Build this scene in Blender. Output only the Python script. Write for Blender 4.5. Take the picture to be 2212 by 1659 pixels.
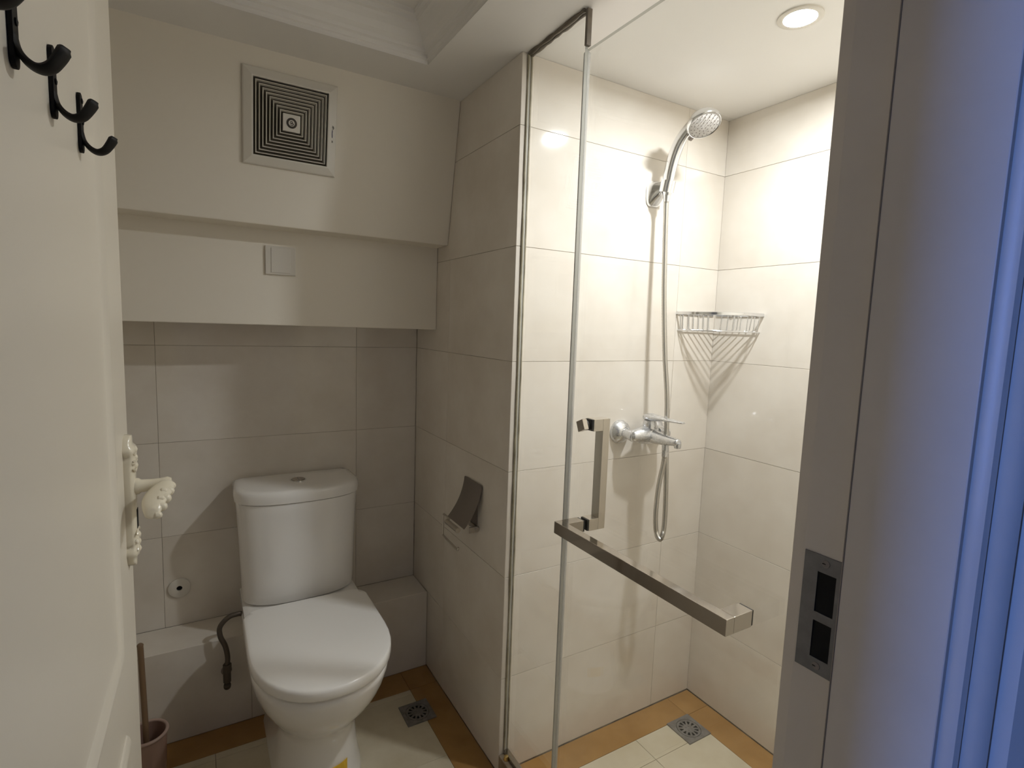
import bpy, bmesh, math, random
from mathutils import Vector, Matrix
random.seed(7)
PI = math.pi
for o in list(bpy.data.objects):
    bpy.data.objects.remove(o, do_unlink=True)
scene = bpy.context.scene
COL = scene.collection

# ------------------------------------------------------------------ camera
# world: X right along the toilet wall, Y into the room, Z up; camera stands in the doorway
H = 1.35
YAW, PITCH, ROLL, FPX = 0.533444, -0.10785, 0.0343724, 1156.9
fw0 = Vector((math.sin(YAW), math.cos(YAW), 0)); rt0 = Vector((math.cos(YAW), -math.sin(YAW), 0)); up0 = Vector((0, 0, 1))
fw = fw0 * math.cos(PITCH) + up0 * math.sin(PITCH)
up1 = -fw0 * math.sin(PITCH) + up0 * math.cos(PITCH)
rt = rt0 * math.cos(ROLL) + up1 * math.sin(ROLL)
up = -rt0 * math.sin(ROLL) + up1 * math.cos(ROLL)
cd = bpy.data.cameras.new('camera'); cam = bpy.data.objects.new('camera', cd); COL.objects.link(cam)
cam.matrix_world = Matrix(((rt.x, up.x, -fw.x, 0), (rt.y, up.y, -fw.y, 0), (rt.z, up.z, -fw.z, H), (0, 0, 0, 1)))
cd.sensor_fit = 'HORIZONTAL'; cd.sensor_width = 36.0; cd.lens = FPX / 2212 * 36.0; cd.clip_start = 0.01
scene.camera = cam

# ------------------------------------------------------------------ light, world, exposure
vs = scene.view_settings
vs.view_transform = 'Standard'; vs.look = 'None'; vs.gamma = 1.0; vs.use_curve_mapping = False
vs.exposure = 0.77
scene.cycles.diffuse_bounces = 7; scene.cycles.max_bounces = 10; scene.cycles.transparent_max_bounces = 12
LAMP_STRENGTH = 610.0
LAMP_COLOR = (0.95, 0.972, 1.0)
LAMP_POS = (1.193, 0.797)
w = bpy.data.worlds.new('world'); scene.world = w; w.use_nodes = True
w.node_tree.nodes['Background'].inputs[0].default_value = (0.30, 0.42, 0.80, 1); w.node_tree.nodes['Background'].inputs[1].default_value = 0.3
# added narrow blue area light in the unseen hall, shaped to tint the door casing
ld = bpy.data.lights.new('hall_casing_blue_light', 'AREA'); ld.shape = 'RECTANGLE'; ld.size = 1.3; ld.size_y = 0.20
ld.energy = 15.0; ld.color = (0.15, 0.32, 1.0)
lo = bpy.data.objects.new('hall_casing_blue_light', ld); COL.objects.link(lo)
lo.matrix_world = Matrix.Translation((-1.66, -0.01, 1.45)) @ Matrix.Rotation(-PI / 2, 4, 'Y')

# ------------------------------------------------------------------ materials
MATS = {}
def newmat(name):
    m = bpy.data.materials.new(name); m.use_nodes = True
    MATS[name] = m
    return m, m.node_tree, m.node_tree.nodes['Principled BSDF']
def mat(name, col, rough=0.5, metal=0.0, spec=0.5, noise=0.0, nscale=6.0, bump=0.0, bscale=60.0, col2=None, rvar=0.0, coat=0.0):
    m, nt, b = newmat(name)
    b.inputs['Base Color'].default_value = (*col, 1); b.inputs['Roughness'].default_value = rough
    b.inputs['Metallic'].default_value = metal; b.inputs['Specular IOR Level'].default_value = spec
    b.inputs['Coat Weight'].default_value = coat; b.inputs['Coat Roughness'].default_value = 0.05
    N = nt.nodes; Lk = nt.links
    if noise > 0 or bump > 0 or rvar > 0:
        geo = N.new('ShaderNodeNewGeometry'); oi = N.new('ShaderNodeObjectInfo')
        sc = N.new('ShaderNodeVectorMath'); sc.operation = 'SCALE'; sc.inputs[0].default_value = (7.3, 3.1, 5.7); Lk.new(oi.outputs['Random'], sc.inputs['Scale'])
        add = N.new('ShaderNodeVectorMath'); add.operation = 'ADD'; Lk.new(geo.outputs['Position'], add.inputs[0]); Lk.new(sc.outputs[0], add.inputs[1])
    if noise > 0:
        n = N.new('ShaderNodeTexNoise'); n.inputs['Scale'].default_value = nscale; n.inputs['Detail'].default_value = 5; n.inputs['Roughness'].default_value = 0.6
        Lk.new(add.outputs[0], n.inputs['Vector'])
        r = N.new('ShaderNodeValToRGB'); r.color_ramp.elements[0].position = 0.3; r.color_ramp.elements[1].position = 0.7
        c2 = col2 if col2 else tuple(c * (1 - noise) for c in col)
        r.color_ramp.elements[0].color = (*c2, 1); r.color_ramp.elements[1].color = (*col, 1)
        Lk.new(n.outputs['Fac'], r.inputs['Fac']); Lk.new(r.outputs['Color'], b.inputs['Base Color'])
    if rvar > 0:
        n3 = N.new('ShaderNodeTexNoise'); n3.inputs['Scale'].default_value = nscale * 2; n3.inputs['Detail'].default_value = 4
        Lk.new(add.outputs[0], n3.inputs['Vector'])
        mr = N.new('ShaderNodeMapRange'); mr.inputs['From Min'].default_value = 0.35; mr.inputs['From Max'].default_value = 0.65
        mr.inputs['To Min'].default_value = rough; mr.inputs['To Max'].default_value = rough + rvar
        Lk.new(n3.outputs['Fac'], mr.inputs['Value']); Lk.new(mr.outputs[0], b.inputs['Roughness'])
    if bump > 0:
        n2 = N.new('ShaderNodeTexNoise'); n2.inputs['Scale'].default_value = bscale; n2.inputs['Detail'].default_value = 3
        Lk.new(add.outputs[0], n2.inputs['Vector'])
        bp = N.new('ShaderNodeBump'); bp.inputs['Strength'].default_value = bump; bp.inputs['Distance'].default_value = 0.002
        Lk.new(n2.outputs['Fac'], bp.inputs['Height']); Lk.new(bp.outputs[0], b.inputs['Normal'])
    return m
TILE = mat('glazed_wall_tile', (0.785, 0.74, 0.672), 0.07, spec=0.5, noise=0.12, nscale=4.2, col2=(0.685, 0.628, 0.55))
GROUT = mat('grout', (0.56, 0.50, 0.42), 0.9, noise=0.5, nscale=9, col2=(0.16, 0.13, 0.10))
FTILE = mat('cream_floor_tile', (0.66, 0.60, 0.46), 0.22, noise=0.2, nscale=7, col2=(0.56, 0.49, 0.35))
FBORDER = mat('ochre_border_tile', (0.40, 0.225, 0.075), 0.25, noise=0.3, nscale=9, col2=(0.31, 0.165, 0.05))
FGROUT = mat('dark_floor_grout', (0.20, 0.15, 0.10), 0.9, noise=0.5, nscale=25)
PAINT = mat('white_wall_paint', (0.85, 0.80, 0.705), 0.42, bump=0.06, bscale=14)
CEIL = mat('white_ceiling_paint', (0.85, 0.835, 0.81), 0.55, bump=0.05, bscale=20)
CERAMIC = mat('white_ceramic', (0.86, 0.845, 0.82), 0.09, spec=0.5, coat=0.2)
SEATP = mat('white_seat_plastic', (0.91, 0.895, 0.87), 0.2)
CHROME = mat('chrome', (0.80, 0.81, 0.83), 0.10, metal=1.0)
SCALED = mat('limescaled_chrome', (0.72, 0.73, 0.75), 0.16, metal=0.9, rvar=0.22, nscale=30, bump=0.08, bscale=220)
STEEL = mat('brushed_steel', (0.62, 0.58, 0.52), 0.30, metal=1.0, bump=0.03, bscale=300)
POLSTEEL = mat('polished_steel', (0.42, 0.385, 0.34), 0.08, metal=1.0)
DARKSTEEL = mat('dull_steel', (0.30, 0.27, 0.25), 0.38, metal=0.9)
ZINC = mat('zinc_plate', (0.19, 0.19, 0.205), 0.42, metal=0.7, noise=0.25, nscale=60, bump=0.05)
BLACKM = mat('black_iron', (0.008, 0.007, 0.006), 0.55, spec=0.2)
BLACK = mat('black_recess_shade', (0.004, 0.004, 0.004), 0.9)  # flat black that stands in for the shade inside holes and recesses
DOORP = mat('cream_door_paint', (0.74, 0.69, 0.595), 0.33, bump=0.04, bscale=30)
FRAMEP = mat('white_frame_paint', (0.72, 0.665, 0.60), 0.36, noise=0.10, nscale=5, bump=0.03, bscale=25)
HANDLEP = mat('cream_enamel', (0.78, 0.72, 0.58), 0.22)
PLASTIC = mat('white_plastic', (0.70, 0.665, 0.60), 0.28)
VENTP = mat('aged_vent_plastic', (0.76, 0.73, 0.665), 0.28)
VENTD = mat('dark_vent_backing', (0.10, 0.085, 0.06), 0.8)
INK = mat('dark_print', (0.05, 0.04, 0.03), 0.5)
BLUEINK = mat('blue_print', (0.03, 0.03, 0.10), 0.5)
SEAL = mat('clear_pvc_seal', (0.34, 0.33, 0.30), 0.10)
SILIC = mat('mouldy_silicone', (0.44, 0.40, 0.29), 0.4, noise=0.6, nscale=14, col2=(0.18, 0.155, 0.10))
SILID = mat('dark_silicone', (0.20, 0.17, 0.13), 0.45, noise=0.4, nscale=30)
RUBBER = mat('black_rubber', (0.02, 0.018, 0.015), 0.5)
YELLOW = mat('yellow_label', (0.80, 0.52, 0.04), 0.5)
BRUSHP = mat('pinkish_brown_plastic', (0.30, 0.19, 0.15), 0.45)
RIMP = mat('pale_plastic_rim', (0.42, 0.30, 0.25), 0.4)
BROWNP = mat('brown_plastic_handle', (0.22, 0.14, 0.08), 0.45)
SHOWERF = mat('grey_nozzle_plate', (0.62, 0.60, 0.58), 0.25, noise=0.2, nscale=60)
DRAINM = mat('grey_drain_metal', (0.30, 0.285, 0.27), 0.5, metal=0.5, noise=0.4, nscale=50)
BRAID = mat('ribbed_chrome_hose', (0.56, 0.54, 0.50), 0.30, metal=0.9)
DARKHOSE = mat('dull_braided_hose', (0.12, 0.10, 0.08), 0.45, metal=0.6)
BRAIDR = mat('jamb_shadow_and_screw', (0.26, 0.23, 0.21), 0.8)
STONE = mat('beige_stone_sill', (0.40, 0.33, 0.24), 0.4, noise=0.5, nscale=18, col2=(0.18, 0.13, 0.09))
HALLW = mat('hall_wall_paint', (0.34, 0.31, 0.28), 0.6)
HALLF = mat('hall_floor_wood', (0.17, 0.09, 0.04), 0.4, noise=0.3, nscale=8)
BRASS = mat('brass', (0.75, 0.55, 0.22), 0.3, metal=1.0)

def glass_mat(name, tint, extra=0.0):
    m, nt, b = newmat(name); N = nt.nodes; L = nt.links; N.remove(b)
    out = N['Material Output']
    geo = N.new('ShaderNodeNewGeometry'); dot = N.new('ShaderNodeVectorMath'); dot.operation = 'DOT_PRODUCT'
    L.new(geo.outputs['Normal'], dot.inputs[0]); L.new(geo.outputs['Incoming'], dot.inputs[1])
    ab = N.new('ShaderNodeMath'); ab.operation = 'ABSOLUTE'; L.new(dot.outputs['Value'], ab.inputs[0])
    om = N.new('ShaderNodeMath'); om.operation = 'SUBTRACT'; om.inputs[0].default_value = 1.0; L.new(ab.outputs[0], om.inputs[1])
    pw = N.new('ShaderNodeMath'); pw.operation = 'POWER'; pw.inputs[1].default_value = 5.0; L.new(om.outputs[0], pw.inputs[0])
    ma = N.new('ShaderNodeMath'); ma.operation = 'MULTIPLY_ADD'; ma.inputs[1].default_value = 0.955; ma.inputs[2].default_value = 0.045; L.new(pw.outputs[0], ma.inputs[0])
    tr = N.new('ShaderNodeBsdfTransparent'); tr.inputs[0].default_value = (*tint, 1)
    gl = N.new('ShaderNodeBsdfGlossy'); gl.inputs['Roughness'].default_value = 0.0; gl.inputs[0].default_value = (1, 1, 1, 1)
    mx = N.new('ShaderNodeMixShader'); L.new(ma.outputs[0], mx.inputs[0]); L.new(tr.outputs[0], mx.inputs[1]); L.new(gl.outputs[0], mx.inputs[2])
    L.new(mx.outputs[0], out.inputs['Surface'])
    return m
GLASS = glass_mat('clear_glass', (0.985, 0.992, 0.985))
GEDGE = mat('green_glass_edge', (0.46, 0.455, 0.41), 0.15)
m, nt, b = newmat('lamp_glow'); b.inputs['Emission Color'].default_value = (*LAMP_COLOR, 1); b.inputs['Emission Strength'].default_value = LAMP_STRENGTH
b.inputs['Base Color'].default_value = (0.9, 0.9, 0.9, 1); LAMPM = m
# clear strip: part glass, part milky
m, nt, b = newmat('milky_clear_strip'); b.inputs['Base Color'].default_value = (0.62, 0.61, 0.58, 1); b.inputs['Roughness'].default_value = 0.10; b.inputs['Alpha'].default_value = 0.45; CLEARP = m

# ------------------------------------------------------------------ mesh helpers
def origin_of(o):
    v = Vector((0, 0, 0))
    while o is not None:
        v += o.location; o = o.parent
    return v
def tag(o, label=None, cat=None, group=None, kind=None):
    if label: o['label'] = label
    if cat: o['category'] = cat
    if group: o['group'] = group
    if kind: o['kind'] = kind
    return o
def thing(name, loc, label, cat, group=None):
    o = bpy.data.objects.new(name, None); COL.objects.link(o); o.location = loc; o.empty_display_size = 0.05
    return tag(o, label, cat, group)
class MB:
    """collects shapes in world coordinates and links them as one mesh object"""
    def __init__(s): s.v = []; s.f = []; s.m = []
    def add(s, vv, ff, mi=0, M=None):
        n = len(s.v)
        s.v += [tuple(M @ Vector(p)) if M else tuple(p) for p in vv]
        s.f += [tuple(i + n for i in q) for q in ff]; s.m += [mi] * len(ff); return s
    def box(s, lo, hi, mi=0, M=None):
        x0, y0, z0 = lo; x1, y1, z1 = hi
        return s.add([(x0, y0, z0), (x1, y0, z0), (x1, y1, z0), (x0, y1, z0), (x0, y0, z1), (x1, y0, z1), (x1, y1, z1), (x0, y1, z1)],
                     [(0, 3, 2, 1), (4, 5, 6, 7), (0, 1, 5, 4), (1, 2, 6, 5), (2, 3, 7, 6), (3, 0, 4, 7)], mi, M)
    def loft(s, rings, caps=True, mi=0, M=None, closed=True):
        n = len(rings[0]); vv = [p for r in rings for p in r]; ff = []
        for i in range(len(rings) - 1):
            for j in range(n if closed else n - 1):
                k = (j + 1) % n
                ff.append((i * n + j, i * n + k, (i + 1) * n + k, (i + 1) * n + j))
        if caps:
            ff.append(tuple(range(n - 1, -1, -1))); ff.append(tuple((len(rings) - 1) * n + j for j in range(n)))
        return s.add(vv, ff, mi, M)
    def lathe(s, prof, seg=24, mi=0, M=None, caps=True):
        return s.loft([[(r * math.cos(2 * PI * j / seg), r * math.sin(2 * PI * j / seg), z) for j in range(seg)] for r, z in prof], caps, mi, M)
    def tube(s, pts, r, seg=8, mi=0, closed=False, M=None, flat=None):
        pts = [Vector(p) for p in pts]; n = len(pts); rings = []
        rr = r if isinstance(r, (list, tuple)) else [r] * n
        prev = None
        for i, p in enumerate(pts):
            if closed: t = pts[(i + 1) % n] - pts[i - 1]
            else: t = pts[min(i + 1, n - 1)] - pts[max(i - 1, 0)]
            t.normalize()
            if prev is None:
                a = Vector((0, 0, 1)) if abs(t.z) < 0.9 else Vector((1, 0, 0))
                nx = (a - t * a.dot(t)).normalized()
            else:
                nx = (prev - t * prev.dot(t)).normalized()
            prev = nx; ny = t.cross(nx)
            ring = []
            for j in range(seg):
                a = 2 * PI * j / seg
                fx, fy = (1, 1) if flat is None else flat
                ring.append(tuple(p + nx * (rr[i] * fx * math.cos(a)) + ny * (rr[i] * fy * math.sin(a))))
            rings.append(ring)
        if closed:
            rings.append(rings[0]); return s.loft(rings, False, mi, M)
        return s.loft(rings, True, mi, M)
    def build(s, name, mats, parent=None, smooth=0, bevel=0.0, bseg=2, loc=None):
        org = origin_of(parent) if parent else Vector((0, 0, 0))
        me = bpy.data.meshes.new(name)
        base = Vector(loc) if (loc is not None and parent is None) else org
        me.from_pydata([tuple(Vector(p) - base) for p in s.v], [], s.f)
        if not isinstance(mats, (list, tuple)): mats = [mats]
        for q in mats: me.materials.append(q)
        for p, i in zip(me.polygons, s.m): p.material_index = i
        bm = bmesh.new(); bm.from_mesh(me)
        bmesh.ops.remove_doubles(bm, verts=bm.verts, dist=1e-6)
        bmesh.ops.recalc_face_normals(bm, faces=bm.faces)
        if bevel > 0:
            ed = [e for e in bm.edges if len(e.link_faces) == 2 and e.calc_face_angle(0) > 0.5]
            bmesh.ops.bevel(bm, geom=ed, offset=bevel, segments=bseg, affect='EDGES', profile=0.6, clamp_overlap=True)
        if smooth:
            for f in bm.faces: f.smooth = True
            lim = math.radians(smooth)
            for e in bm.edges:
                if len(e.link_faces) == 2 and e.calc_face_angle(0) > lim: e.smooth = False
        bm.to_mesh(me); bm.free()
        o = bpy.data.objects.new(name, me); COL.objects.link(o)
        if parent: o.parent = parent
        elif loc is not None: o.location = loc
        return o
def bez(pts, n=8):
    """Catmull-Rom through pts"""
    P = [Vector(p) for p in pts]; out = []
    for i in range(len(P) - 1):
        p0 = P[max(i - 1, 0)]; p1 = P[i]; p2 = P[i + 1]; p3 = P[min(i + 2, len(P) - 1)]
        for k in range(n):
            t = k / n
            out.append(0.5 * ((2 * p1) + (p2 - p0) * t + (2 * p0 - 5 * p1 + 4 * p2 - p3) * t * t + (3 * p1 - p0 - 3 * p2 + p3) * t ** 3))
    out.append(P[-1]); return out
def frame(o, x, y, z):
    M = Matrix.Identity(4)
    for i, a in enumerate((x, y, z)):
        a = Vector(a).normalized()
        for j in range(3): M[j][i] = a[j]
    for j in range(3): M[j][3] = o[j]
    return M

# ------------------------------------------------------------------ room numbers
XL, XP, XR = -0.42, 0.754, 1.575        # left wall, partition face, right wall
YF, YS, YB = 0.327, 1.281, 2.03         # front wall inside, shower back wall, toilet back wall
ZC = 2.065                              # ceiling
ROWS = [0.002, 0.305, 0.6205, 0.936, 1.2515, 1.567, 1.8825, ZC]
def struct(o): o['kind'] = 'structure'; return o

TILECACHE = {}
def tile(parent, M, w, h, th, material, name='tile', gap=0.00055):
    """a chamfered tile, w x h, local z = outwards; front face at z=0"""
    key = (round(w, 4), round(h, 4), th, material.name)
    if key not in TILECACHE:
        a, b2 = w / 2 - gap, h / 2 - gap; c = 0.0005
        vv = [(-a, -b2, -th), (a, -b2, -th), (a, b2, -th), (-a, b2, -th), (-a, -b2, -c), (a, -b2, -c), (a, b2, -c), (-a, b2, -c),
              (-a + c, -b2 + c, 0), (a - c, -b2 + c, 0), (a - c, b2 - c, 0), (-a + c, b2 - c, 0)]
        ff = []
        for k in range(4):
            j = (k + 1) % 4
            ff += [(k, j, 4 + j, 4 + k), (4 + k, 4 + j, 8 + j, 8 + k)]
        ff += [(8, 9, 10, 11), (3, 2, 1, 0)]
        me = bpy.data.meshes.new(name); me.from_pydata(vv, [], ff); me.materials.append(material); TILECACHE[key] = me
    o = bpy.data.objects.new(name, TILECACHE[key]); COL.objects.link(o); o.parent = parent
    o.matrix_local = Matrix.Translation(-origin_of(parent)) @ M
    return o
def tile_wall(parent, u_axis, v_axis, n_axis, org, us, vsl, material=TILE, th=0.006, skip=()):
    for i in range(len(us) - 1):
        for j in range(len(vsl) - 1):
            if (i, j) in skip: continue
            c = Vector(org) + Vector(u_axis) * (us[i] + us[i + 1]) / 2 + Vector(v_axis) * (vsl[j] + vsl[j + 1]) / 2
            jit = Vector(n_axis) * random.uniform(-0.0003, 0.0003)
            tile(parent, frame(c + jit, u_axis, v_axis, n_axis), us[i + 1] - us[i], vsl[j + 1] - vsl[j], th, material)
G = 0.0016   # grout recess behind tile faces
# --- walls (front face = grout, set back from the tile faces)
wall_back = struct(MB().box((XL - .1, YB + G, -.1), (XP + .05, YB + .1, 2.3)).build('wall_back', GROUT))
tile_wall(wall_back, (1, 0, 0), (0, 0, 1), (0, -1, 0), (0, YB, 0), [XL, -0.115, 0.516, XP - .001], [0.306, 0.6205, 0.936, 1.2515, 1.45])
wall_shower = struct(MB().box((XP + G, YS + G, -.1), (XR + .1, YB + .1, 2.3)).build('wall_shower', GROUT))
tile_wall(wall_shower, (1, 0, 0), (0, 0, 1), (0, -1, 0), (0, YS, 0), [XP, 1.385, XR + .002], ROWS)
# tiles on the partition face towards the toilet
tile_wall(wall_shower, (0, 1, 0), (0, 0, 1), (-1, 0, 0), (XP, 0, 0), [YS + .001, 1.72, YB], ROWS)
wall_right = struct(MB().box((XR + G, -.1 + .18, -.1), (XR + .1, YB, 2.3)).build('wall_right', GROUT))
tile_wall(wall_right, (0, 1, 0), (0, 0, 1), (-1, 0, 0), (XR, 0, 0), [YF, 0.651, YS], ROWS)
wall_left = struct(MB().box((XL - .1, YF - .1, -.1), (XL - G, YB, 2.3)).build('wall_left', GROUT))
tile_wall(wall_left, (0, 1, 0), (0, 0, 1), (1, 0, 0), (XL, 0, 0), [YF, 0.65, 1.27, YB], ROWS)
# front wall with the doorway (inside paint/tile colour, hall side painted)
wf = MB()
wf.box((-1.7, .178, -.1), (-0.150, YF, 2.45)); wf.box((.578, .178, -.1), (1.70, YF, 2.45)); wf.box((-0.150, .178, 2.03), (.578, YF, 2.45))
wall_front = struct(wf.build('wall_front', PAINT))
# --- pipe ledge along the foot of the toilet wall, tiled
ledge = struct(MB().box((XL, 1.873 + G, 0), (XP, YB, .306 - G)).build('wall_ledge', GROUT))
tile_wall(ledge, (1, 0, 0), (0, 0, 1), (0, -1, 0), (0, 1.873, 0), [XL, 0.13, XP - .001], [0.0, 0.306])
tile_wall(ledge, (1, 0, 0), (0, 1, 0), (0, 0, 1), (0, 0, .306), [XL, 0.13, XP - .001], [1.8735, YB])
# --- boxed-in bulkheads above the toilet
lb = MB().box((XL, 1.832, 1.327), (XP - .0005, YB, 1.70))
struct(lb.build('wall_bulkhead_lower', PAINT, bevel=.003))
ub = MB().loft([[(x, 1.741, 1.617), (x, 1.660, ZC + .01), (x, YB, ZC + .01), (x, YB, 1.617)] for x in (XL, XP - .0005)])
struct(ub.build('wall_bulkhead_upper', PAINT, bevel=.003))
# --- ceiling with a recessed tray
TX0, TX1, TY0, TY1 = -0.33, 0.575, 0.50, 1.495
cb = MB()
for lo_, hi_ in (((XL - .05, YF - .1, ZC), (TX0, YB + .05, ZC + .05)), ((TX1, YF - .1, ZC), (XR + .05, YB + .05, ZC + .05)),
                 ((TX0, YF - .1, ZC), (TX1, TY0, ZC + .05)), ((TX0, TY1, ZC), (TX1, YB + .05, ZC + .05))):
    cb.box(lo_, hi_)
cb.box((TX0 - .02, TY0 - .02, ZC + .098), (TX1 + .02, TY1 + .02, ZC + .12))
struct(cb.build('ceiling', CEIL))
prof = [(.0008, .0004), (.0012, .010), (.006, .012), (.007, .022), (.014, .025), (.016, .033), (.026, .042), (.034, .056), (.044, .066), (.047, .072), (.054, .075), (.056, .084), (.064, .087), (.064, .099)]
rings = []
for a, h_ in prof:
    z = ZC + h_; rings.append([(TX0 + a, TY0 + a, z), (TX1 - a, TY0 + a, z), (TX1 - a, TY1 - a, z), (TX0 + a, TY1 - a, z)])
co = MB(); co.loft(rings, caps=False)
struct(co.build('trim_1', CEIL))
# --- floor: cream tiles, ochre border strips
fl = struct(MB().box((-1.7, -2.0, -.12), (1.7, YB + .05, -.004)).build('floor', FGROUT))
B = 0.107
def floor_tiles(us, vsl, material, skip=()):
    tile_wall(fl, (1, 0, 0), (0, 1, 0), (0, 0, 1), (0, 0, 0), us, vsl, material, th=.004, skip=skip)
CX0, CX1 = XP, 0.790                      # stone sill under the glass
# shower side
floor_tiles([CX1, 0.906, 1.222, XR - B], [YF, 0.46, 0.777, 1.092, YS - .098], FTILE)
floor_tiles([CX1, XR - B], [YS - .098, YS - .002], FBORDER)
floor_tiles([XR - B, XR - .002], [YF, 0.70, YS - .098, YS - .002], FBORDER)
# toilet side
floor_tiles([XL + .09, 0.018, 0.333, 0.648], [YF, 0.475, 0.79, 1.105, 1.42, 1.735, 1.762], FTILE)
floor_tiles([XL + .09, 0.27, 0.648], [1.762, 1.873], FBORDER)
floor_tiles([0.648, XP], [YF, 0.80, 1.29, 1.762, 1.873], FBORDER)
floor_tiles([XL, XL + .09], [YF, 1.1, 1.873], FBORDER)
struct(MB().box((CX0, YF, 0), (CX1, YS, .062)).build('trim_2', STONE, bevel=.003))

# --- door frame: right jamb with a rebate, left jamb, head, hall casings
jp = [(.542, .178), (.542, .267), (.554, .267), (.554, .313), (.5565, .327), (.60, .327), (.60, .178)]
MBj = MB().loft([[(x, y, z) for x, y in jp] for z in (0, 2.03)])
jamb = struct(MBj.build('trim_3', FRAMEP, bevel=.0012))
MB().box((.5414, .2662, .0), (.5550, .2674, 1.99)).build('stop_shadow_strip', BRAIDR, jamb)  # thin dark strip that paints the shadow line along the jamb step
struct(MB().box((-.150, .178, 0), (-.118, .327, 2.03)).build('trim_4', FRAMEP, bevel=.002))
struct(MB().box((-.150, .178, 1.995), (.60, .327, 2.06)).build('trim_5', FRAMEP, bevel=.002))
cp = [(.5435, .180), (.5445, .1785), (.5475, .1785), (.5475, .1715), (.5495, .1665), (.5535, .1640), (.5545, .1660), (.5565, .1650), (.5585, .1590), (.5630, .1530),
      (.5685, .1500), (.5705, .1530), (.5735, .1520), (.578, .1400), (.590, .1320), (.612, .1300), (.620, .134), (.622, .180)]
struct(MB().loft([[(x, y, z) for x, y in cp] for z in (0, 2.08)]).build('trim_6', FRAMEP, smooth=25))
cp2 = [(-.118 - (x - .542), y) for x, y in cp]
struct(MB().loft([[(x, y, z) for x, y in cp2] for z in (0, 2.08)]).build('trim_7', FRAMEP, smooth=25))

# --- the hall behind the camera
struct(MB().box((-1.7, -2.0, -.0035), (1.7, .16, .0)).build('floor_hall', HALLF))
hl = MB(); hl.box((-1.8, -.25, -.1), (-1.7, .13, .75)); hl.box((-1.8, -.25, 2.15), (-1.7, .13, 2.5)); hl.box((-1.8, -2.1, -.1), (-1.7, -.25, 2.5)); hl.box((-1.8, .13, -.1), (-1.7, .178, 2.5))
struct(hl.build('wall_hall_left', HALLW))
struct(MB().box((1.7, -2.1, -.1), (1.8, .30, 2.5)).build('wall_hall_right', HALLW))
struct(MB().box((-1.8, -2.1, -.1), (1.8, -2.0, 2.5)).build('wall_hall_back', HALLW))
struct(MB().box((-1.8, -2.1, 2.4), (1.8, .33, 2.5)).build('ceiling_hall', HALLW))
wn = MB()
for lo_, hi_ in (((-1.79, -.25, .75), (-1.74, -.22, 2.15)), ((-1.79, .10, .75), (-1.74, .13, 2.15)), ((-1.79, -.22, .75), (-1.74, .10, .79)), ((-1.79, -.22, 2.11), (-1.74, .10, 2.15)), ((-1.79, -.22, 1.43), (-1.74, .10, 1.47))):
    wn.box(lo_, hi_)
win = struct(wn.build('added_window_1', FRAMEP))  # unseen window, added as a setting for the blue area light
MB().box((-1.768, -.22, .79), (-1.764, .10, 2.11)).build('pane', GLASS, win)

# ------------------------------------------------------------------ bathroom door (open, on the left)
DH = Vector((-0.109, 0.320, 0)); DA = math.atan2(.014, .665)
dd = Vector((math.sin(DA), math.cos(DA), 0)); dn = Vector((math.cos(DA), -math.sin(DA), 0)); DW = 0.668
def DM(s, out, z):        # s along the door from the hinge, out from the face, z up
    p = DH + dd * s + dn * out; return (p.x, p.y, z)
Mdoor = frame(DH, dd, (0, 0, 1), dn)
door = struct(MB().box((0, .012, -.040), (DW, 1.985, 0), 0, Mdoor).build('door_1', DOORP, bevel=.0015))
# raised bead mouldings around the two panels and the sunk fields
def moulding(s0, s1, z0, z1):
    pr = [(0, 0), (.0015, .0030), (.005, .0055), (.009, .0062), (.013, .0052), (.017, .0025), (.020, .0008), (.024, 0)]
    rings = [[(s0 + a, z0 + a, h_), (s1 - a, z0 + a, h_), (s1 - a, z1 - a, h_), (s0 + a, z1 - a, h_)] for a, h_ in pr]
    MB().loft(rings, False, 0, Mdoor).build('moulding', DOORP, door, smooth=60)
moulding(.045, .518, .888, 1.83); moulding(.045, .532, .16, .768)
for z in (.25, 1.0, 1.75):
    MB().lathe([(0.006, -.05), (.006, .05)], 10, 0, Matrix.Translation(DM(-.004, -.036, z))).build('hinge', STEEL, door, smooth=40)
# ornate lever handle: backplate, stem, lever
hs = .628   # along the door
def plate_w(z):   # half width of the ornate back plate by height
    t = (z - .975) / (1.172 - .975)
    if t < .06: return .006 + .010 * math.sin(t / .06 * PI / 2)
    if t < .16: return .016 + .006 * math.sin((t - .06) / .10 * PI)
    if t < .20: return .0185 + .002 * math.sin((t - .16) / .04 * 2 * PI)
    if t > .94: return .006 + .010 * math.sin((1 - t) / .06 * PI / 2)
    if t > .84: return .016 + .006 * math.sin((1 - t - .06) / .10 * PI)
    if t > .80: return .0185 + .002 * math.sin((1 - t - .16) / .04 * 2 * PI)
    return .0175
rings = []
for k in range(45):
    z = .975 + (1.172 - .975) * k / 44; wv = plate_w(z); q = 1.0 if 3 < k < 41 else .7
    d = .0125 * q * (1.0 if (9 < k < 35) else 1.12)
    rings.append([DM(hs + a * wv, b_ * d, z) for a, b_ in ((-1, 0), (-1, .55), (-.8, .85), (-.4, 1.0), (.4, 1.0), (.8, .85), (1, .55), (1, 0))])
hd = MB().loft(rings).build('handle', HANDLEP, door, smooth=50)
ob = MB()
for zz in (1.150, 1.138, 1.126, 1.020, 1.009, .998):
    ob.lathe([(.0, .0165), (.004, .0150), (.0062, .012), (.0062, .008)], 10, 0, frame(DM(hs + .001, 0, zz), dd, (0, 0, 1), dn))
for zz in (1.132, 1.014):
    for ss in (-.012, .012):
        ob.lathe([(.0, .0150), (.003, .0138), (.0042, .011), (.0042, .008)], 8, 0, frame(DM(hs + ss, 0, zz), dd, (0, 0, 1), dn))
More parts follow.
